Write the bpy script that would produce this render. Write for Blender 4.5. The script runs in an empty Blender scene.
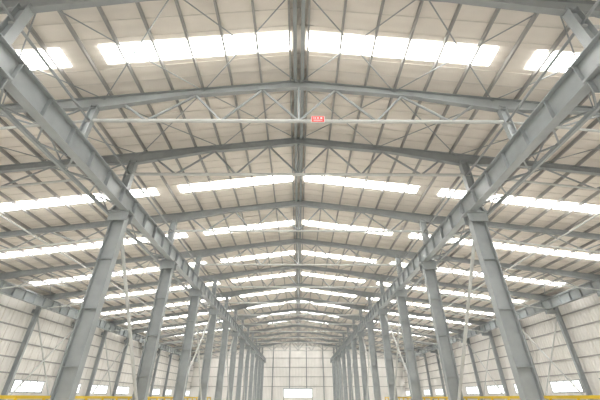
import bpy, math
from mathutils import Vector
sc=bpy.context.scene
try:
    sc.view_settings.view_transform='Standard'; sc.view_settings.look='None'
    sc.view_settings.exposure=0.2
except Exception as e: print(e)
CH=1.6
def mat(name,col,rough=.6,metal=0,noise=.08,nscale=1.5,bump=None,emit=None):
    m=bpy.data.materials.new(name); m.use_nodes=True; nt=m.node_tree; b=nt.nodes['Principled BSDF']
    b.inputs['Roughness'].default_value=rough; b.inputs['Metallic'].default_value=metal
    tc=nt.nodes.new('ShaderNodeTexCoord')
    nz=nt.nodes.new('ShaderNodeTexNoise'); nz.inputs['Scale'].default_value=nscale; nz.inputs['Detail'].default_value=4
    nt.links.new(tc.outputs['Object'],nz.inputs['Vector'])
    cr=nt.nodes.new('ShaderNodeValToRGB')
    cr.color_ramp.elements[0].position=.3; cr.color_ramp.elements[1].position=.7
    cr.color_ramp.elements[0].color=[c*(1-noise) for c in col]+[1]
    cr.color_ramp.elements[1].color=[min(1,c*(1+noise)) for c in col]+[1]
    nt.links.new(nz.outputs['Fac'],cr.inputs['Fac'])
    nt.links.new(cr.outputs['Color'],b.inputs['Base Color'])
    if bump:
        axis,scale,dist=bump
        wv=nt.nodes.new('ShaderNodeTexWave'); wv.bands_direction=axis; wv.inputs['Scale'].default_value=scale
        nt.links.new(tc.outputs['Object'],wv.inputs['Vector'])
        bp=nt.nodes.new('ShaderNodeBump'); bp.inputs['Distance'].default_value=dist; bp.inputs['Strength'].default_value=.8
        nt.links.new(wv.outputs['Fac'],bp.inputs['Height']); nt.links.new(bp.outputs['Normal'],b.inputs['Normal'])
    if emit:
        b.inputs['Emission Color'].default_value=(*emit[0],1); b.inputs['Emission Strength'].default_value=emit[1]
    return m
STEEL=mat('painted_steel_grey',(.33,.355,.358),.35)
STEELD=mat('painted_steel_truss',(.30,.32,.32),.4)
TUBE=mat('tube_steel_light',(.55,.56,.54),.45)
PURL=mat('galvanised_purlin',(.34,.335,.32),.5)
ROOF=mat('roof_liner_sheet',(.78,.73,.66),.6,noise=.05,nscale=.3,bump=('Y',.5,.05))
RIB=mat('roof_sheet_rib',(.68,.64,.58),.6)
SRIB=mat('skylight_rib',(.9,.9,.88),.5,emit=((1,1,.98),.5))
WALL=mat('wall_cladding_sheet',(.76,.74,.70),.6,noise=.05,nscale=.3,bump=('Y',.6,.05))
WALLX=mat('wall_cladding_end',(.76,.74,.70),.6,noise=.05,nscale=.3,bump=('X',.6,.05))
FLOOR=mat('concrete_floor',(.67,.645,.60),.7,noise=.1,nscale=.4)
SKY=mat('translucent_skylight',(.9,.9,.9),.5,emit=((1,.995,.98),13))
WIN=mat('window_translucent',(.9,.9,.9),.4,emit=((.97,1,1),1.3))
YEL=mat('yellow_safety_paint',(.75,.52,.03),.5)
RED=mat('sign_red',(.72,.05,.04),.5)
WHITE=mat('sign_white',(.85,.85,.85),.5)

class B:
    def __init__(s): s.v=[];s.f=[];s.m=[];s.mats=[]
    def mi(s,m):
        if m not in s.mats: s.mats.append(m)
        return s.mats.index(m)
    def box(s,p1,p2,w,h,m,up=(0,0,1),off=(0,0)):
        p1=Vector(p1);p2=Vector(p2);d=(p2-p1).normalized();u=Vector(up)
        if abs(d.dot(u))>.99: u=Vector((0,1,0))
        r=d.cross(u).normalized();u=r.cross(d).normalized()
        o=r*off[0]+u*off[1]; n=len(s.v)
        for p in(p1,p2):
            for a,b in((-1,-1),(1,-1),(1,1),(-1,1)): s.v.append(tuple(p+o+r*a*w/2+u*b*h/2))
        k=s.mi(m)
        for f in((0,1,2,3),(7,6,5,4),(0,4,5,1),(1,5,6,2),(2,6,7,3),(3,7,4,0)):
            s.f.append([n+i for i in f]);s.m.append(k)
    def cube(s,a,b,m):
        c=((a[0]+b[0])/2,(a[1]+b[1])/2)
        s.box((c[0],c[1],a[2]),(c[0],c[1],b[2]),abs(b[0]-a[0]),abs(b[1]-a[1]),m,up=(0,1,0))
    def ib(s,p1,p2,D,W,m,up=(0,0,1),tf=.03,tw=.02):
        s.box(p1,p2,W,tf,m,up,(0,D/2-tf/2));s.box(p1,p2,W,tf,m,up,(0,-D/2+tf/2));s.box(p1,p2,tw,D-2*tf,m,up)
    def taper(s,p1,p2,D1,D2,W,m,tf=.03,tw=.02):
        p1=Vector(p1);p2=Vector(p2)
        s.box(p1,p2,W,tf,m)
        q1=p1-Vector((0,0,D1));q2=p2-Vector((0,0,D2)); s.box(q1,q2,W,tf,m)
        n=len(s.v);k=s.mi(m);y=Vector((0,tw/2,0))
        for p in(p1,p2,q2,q1): s.v.append(tuple(p-y))
        for p in(p1,p2,q2,q1): s.v.append(tuple(p+y))
        s.f.append([n,n+1,n+2,n+3]);s.f.append([n+7,n+6,n+5,n+4]);s.m+=[k,k]
    def tube(s,p1,p2,r,m,k=8):
        p1=Vector(p1);p2=Vector(p2);d=(p2-p1).normalized();u=Vector((0,0,1))
        if abs(d.z)>.95:u=Vector((0,1,0))
        a=d.cross(u).normalized();b=a.cross(d);n=len(s.v)
        for p in(p1,p2):
            for i in range(k):
                t=2*math.pi*i/k; s.v.append(tuple(p+a*r*math.cos(t)+b*r*math.sin(t)))
        q=s.mi(m)
        for i in range(k):
            j=(i+1)%k; s.f.append([n+i,n+j,n+k+j,n+k+i]);s.m.append(q)
        s.f.append([n+i for i in range(k)][::-1]);s.f.append([n+k+i for i in range(k)]);s.m+=[q,q]
    def make(s,name):
        me=bpy.data.meshes.new(name);me.from_pydata(s.v,[],s.f)
        for m in s.mats: me.materials.append(m)
        for p,k in zip(me.polygons,s.m): p.material_index=k
        me.validate();me.update()
        o=bpy.data.objects.new(name,me);sc.collection.objects.link(o);return o

XC=12.0; XW=37.6; YF=132.0; YB=-26.0; ZR=19.5; SL=.13
def roofz(x): return ZR-SL*abs(x)
GB=12.4; GD=1.25
cols=[8.3-9.6*k for k in (3,2,1)]+[8.3,19.6]+[19.6+9.5*k for k in range(1,12)]
frames=sorted(cols+[14.2])
rows=[11.6-9.4*k for k in range(0,4)]+[25.4+9.3*k for k in range(0,12)]

b=B();b.cube((-XW-.2,YB-40,-.3),(XW+.2,YF+.2,0),FLOOR);b.make('floor')
b=B()
for s in(-1,1):
    b.box((0,(YB+YF)/2,ZR+.06),(s*(XW+.3),(YB+YF)/2,roofz(XW+.3)+.06),YF-YB,.1,ROOF)
    y=YB+.4
    while y<YF-.5:
        if min(abs(y-r) for r in rows)>.62:
            b.box((s*.05,y,ZR-.01),(s*XW,y,roofz(XW)-.01),.04,.04,RIB)
        y+=.93
b.make('ceiling')
ez=roofz(XW)
for s,n in((-1,'wall_left'),(1,'wall_right')):
    b=B();b.cube((s*XW,YB,0),(s*(XW+.2),YF,ez+.05),WALL)
    for z in(1.4,4.4,6.2,8,9.8,11.6,13.2):
        b.box((s*(XW-.1),YB,z),(s*(XW-.1),YF,z),.15,.15,PURL)
    y=YB+.5
    while y<YF: b.cube((s*(XW-.03),y-.02,3.7),(s*XW,y+.02,ez),RIB); y+=1.5
    b.make(n)
b=B()
n=len(b.v)
for y in(YF,YF+.2):
    for x,z in((-XW,0),(XW,0),(XW,ez),(0,ZR),(-XW,ez)): b.v.append((x,y,z))
k=b.mi(WALLX);b.f+=[[0,1,2,3,4],[9,8,7,6,5],[0,5,6,1],[1,6,7,2],[2,7,8,3],[3,8,9,4],[4,9,5,0]];b.m+=[k]*7
for z in(5,8,11,14):
    b.box((-XW,YF-.1,z),(XW,YF-.1,z),.15,.15,PURL)
for x in range(-39,40,6):
    if abs(x)<37: b.ib((x,YF-.35,0),(x,YF-.35,roofz(x)),.4,.3,STEEL,up=(0,1,0))
b.make('wall_far')
b=B()
for a,c in((-XW,-14),(14,XW)): b.cube((a,YB-.2,0),(c,YB,ez),WALLX)
b.cube((-XW,YB-.2,10),(XW,YB,ez),WALLX)
b.make('wall_back')
b=B()
b.cube((-4.8,YF-.82,1.8),(4.8,YF-.75,4.2),WIN)
for x in(-4.9,4.9): b.cube((x-.12,YF-.9,0),(x+.12,YF-.7,4.5),STEEL)
b.cube((-5,YF-.9,4.2),(5,YF-.7,4.5),STEEL);b.cube((-4.8,YF-.84,0),(4.8,YF-.74,1.8),WALLX)
b.make('door_1')
wi=1
for s in(-1,1):
    for i,y in enumerate(cols[3:]):
        b=B();y0=y+1.6;y1=y+7.6
        b.cube((s*(XW-.06),y0,2.3),(s*(XW-.03),y1,3.6),WIN)
        for z in(2.25,3.65): b.cube((s*(XW-.14),y0-.1,z-.06),(s*(XW-.02),y1+.1,z+.06),STEEL)
        for k in range(5):
            yy=y0+(y1-y0)*k/4; b.cube((s*(XW-.12),yy-.04,2.3),(s*(XW-.02),yy+.04,3.6),STEEL)
        b.make('window_%d'%wi);wi+=1

for y in rows:
    b=B()
    for s in(-1,1):
        segs=((.5,10.95),(13.0,15.2),(16.6 if y<12 else 15.4,36.4))
        for a,c in segs:
            b.box((s*a,y,roofz(a)-.03),(s*c,y,roofz(c)-.03),1.1,.03,SKY)
            for q in(-.56,-.19,.19,.56):
                b.box((s*a,y+q,roofz(a)-.06),(s*c,y+q,roofz(c)-.06),.025,.04,SRIB)
    b.make('skylight_strip')
b=B()
x=.5
xs=[]
while x<XW: xs.append(x); x+=1.86
for s in(-1,1):
    for x in xs:
        z=roofz(x)-.17
        b.box((s*x,YB,z),(s*x,YF,z),.03,.24,PURL)
        b.box((s*(x+.04),YB,z-.12),(s*(x+.04),YF,z-.12),.1,.02,PURL)
b.make('roof_purlins')
b=B()
for x in(-.22,.22): b.ib((x,YB,ZR-.35),(x,YF,ZR-.35),.42,.2,STEELD)
b.make('ridge_beam')

def frame(y):
    b=B()
    zo=.42
    for s in(-1,1):
        P=lambda x,d=0:(s*x,y,roofz(x)-zo-d)
        b.taper(P(0),P(7),.6,.5,.28,STEELD)
        b.taper(P(7),P(12),.5,.95,.28,STEELD)
        b.taper(P(12),P(17),.95,.5,.28,STEELD)
        b.taper(P(17),P(30),.5,.5,.28,STEELD)
        b.taper(P(30),P(XW-.2),.5,.9,.28,STEELD)
        zt=15.6
        bot=[(0,zt),(4.6,zt),(9.0,zt)]
        top=[(0,0),(2.3,roofz(2.3)-zo-.5),(6.4,roofz(6.4)-zo-.5),(10.6,roofz(10.6)-zo-.8)]
        seq=[bot[0],top[1],bot[1],top[2],bot[2],top[3]]
        if y!=cols[3]:
            for (x1,z1),(x2,z2) in zip(seq,seq[1:]):
                b.tube((s*x1,y,z1),(s*x2,y,z2),.075,STEELD)
        N=8
        prev=None
        for i in range(N+1):
            xx=12.3+i*(36.2-12.3)/N
            q=(s*xx,y,roofz(xx)-zo-(1.9 if i%2 else .5))
            if prev: b.tube(prev,q,.06,STEELD)
            prev=q
        b.tube((s*12.3,y,roofz(12.3)-zo-1.9),(s*36.5,y,roofz(36.5)-zo-1.9),.08,TUBE)
    if y!=cols[3]:
        b.tube((0,y,15.6),(0,y,ZR-zo-.55),.075,STEELD)
        b.tube((-12.1,y,15.6),(12.1,y,15.6),.11,TUBE)
    b.make('roof_truss')
for y in frames: frame(y)

def column(s,y):
    b=B()
    b.ib((s*12,y,0),(s*12,y,GB-.12),.95,.5,STEEL,up=(1,0,0),tf=.05,tw=.03)
    b.cube((s*12-.7,y-.45,0),(s*12+.7,y+.45,.06),STEEL)
    b.cube((s*12-.75,y-.4,GB-.12),(s*12+.75,y+.4,GB-.02),STEEL)
    for z in(3,6,9):
        b.cube((s*12-.45,y-.23,z),(s*12+.45,y+.23,z+.03),STEEL)
    b.cube((s*12-.65,y-.32,GB-.75),(s*12+.65,y-.28,GB-.12),STEEL)
    b.cube((s*12-.65,y+.28,GB-.75),(s*12+.65,y+.32,GB-.12),STEEL)
    b.ib((s*12.35,y,GB-.02),(s*12.35,y,roofz(12.35)-1.1),.55,.4,STEEL,up=(1,0,0),tf=.04,tw=.03)
    b.make('steel_column')
    b=B()
    b.ib((s*36.9,y,0),(s*36.9,y,roofz(36.9)-.9),.6,.35,STEEL,up=(1,0,0),tf=.04,tw=.03)
    b.cube((s*36.9-1.6,y-.15,GB-.6),(s*36.9-.3,y+.15,GB-.05),STEEL)
    b.make('wall_column')
for y in cols:
    for s in(-1,1): column(s,y)
b=B()
for s in(-1,1):
    b.ib((s*12.35,14.2,GB+GD),(s*12.35,14.2,roofz(12.35)-1.1),.45,.3,STEEL,up=(1,0,0))
b.make('truss_support_posts')

def girder(x,s,name,y0=YB+.2,y1=YF-.9,lat=True):
    b=B();zc=GB+GD/2
    b.ib((x,y0,zc),(x,y1,zc),GD,.5,STEEL,tf=.05,tw=.03)
    b.box((x,y0,GB+GD+.07),(x,y1,GB+GD+.07),.09,.14,STEELD)
    y=y0+.5
    while y<y1:
        b.box((x,y,GB+.05),(x,y,GB+GD-.05),.44,.03,STEEL,up=(0,1,0)); y+=1.9
    if lat:
        xo=x+s*1.35
        for z in(GB+.12,):
            b.box((xo,y0,z),(xo,y1,z),.16,.2,STEEL)
            y=y0;k=0
            while y+1.2<y1:
                a,c=((x+s*.2,xo) if k%2 else (xo,x+s*.2))
                b.box((a,y,z),(c,y+1.2,z),.08,.08,STEELD); y+=1.2;k+=1
        b.box((xo,y0,GB+GD),(xo,y1,GB+GD),.12,.14,STEEL)
        y=y0;k=0
        while y+2.4<y1:
            z1,z2=(GB+.12,GB+GD) if k%2 else (GB+GD,GB+.12)
            b.box((xo,y,z1),(xo,y+2.4,z2),.06,.06,STEELD); y+=2.4;k+=1
    b.make(name)
for s in(-1,1):
    girder(s*11.75,s,'crane_girder')
    girder(s*35.7,s,'crane_girder',lat=False)

for s in(-1,1):
    b=B()
    b.tube((s*12.35,YB+.2,15.6),(s*12.35,YF-.9,15.6),.07,STEELD)
    b.tube((s*24,YB+.2,roofz(24)-2.2),(s*24,YF-.9,roofz(24)-2.2),.07,TUBE)
    b.make('roof_strut')
for s in(-1,1):
    for i in(4,6,8,10,12):
        y1,y2=cols[i],cols[i+1]
        b=B()
        b.tube((s*12,y1+.3,GB-.9),(s*12,y2-.3,1.2),.12 if i==4 else .1,TUBE)
        if i>4: b.tube((s*12.25,y2-.3,GB-.9),(s*12.25,y1+.3,1.2),.1,TUBE)
        b.make('cross_brace')
    for i in(4,5,7,9,11):
        y1,y2=cols[i],cols[i+1]
        b=B()
        b.tube((s*36.9,y1+.3,GB-.9),(s*36.9,y2-.3,1.2),.1,TUBE)
        b.tube((s*36.75,y2-.3,GB-.9),(s*36.75,y1+.3,1.2),.1,TUBE)
        b.make('cross_brace')
b=B()
for (ya,yb) in((8.3,14.2),(14.2,19.6),(38.6,48.1),(76.6,86.1)):
    for s in(-1,1):
        for k in range(0,6):
            xa,xb=k*6,(k+1)*6
            for p,q in((xa,xb),(xb,xa)):
                b.tube((s*p,ya,roofz(p)-.55),(s*q,yb,roofz(q)-.55),.035,STEELD,5)
b.make('roof_bracing_rods')
b=B()
b.cube((.72,14.0,15.33),(1.52,14.03,15.83),WHITE)
b.cube((.75,13.985,15.36),(1.49,14.0,15.80),RED)
for i,(a,c) in enumerate(((.84,.87),(.93,1.0),(1.08,1.17),(1.26,1.38))):
    b.cube((a,13.975,15.60),(c,13.985,15.7),WHITE)
b.cube((.86,13.975,15.46),(1.38,13.985,15.5),WHITE)
for x in(.85,1.38): b.cube((x,14.03,15.6),(x+.04,14.12,15.66),STEEL)
b.make('warning_sign')
for s in(-1,1):
    b=B()
    for y in range(12,60,2):
        b.cube((s*13.2-.05,y-.05,0),(s*13.2+.05,y+.05,1.7),YEL)
    for z in(.6,1.1,1.63): b.box((s*13.2,12,z),(s*13.2,58,z),.08,.14,YEL)
    b.make('guard_rail')

w=bpy.data.worlds.new('sky');sc.world=w;w.use_nodes=True
w.node_tree.nodes['Background'].inputs[0].default_value=(1,.98,.95,1)
w.node_tree.nodes['Background'].inputs[1].default_value=2.8
cam=bpy.data.cameras.new('cam');cam.lens=19.68;cam.sensor_width=36;cam.clip_end=500
co=bpy.data.objects.new('camera',cam);sc.collection.objects.link(co)
co.location=(0,0,CH);co.rotation_euler=(math.radians(90+31.1),0,math.radians(-.3))
sc.camera=co
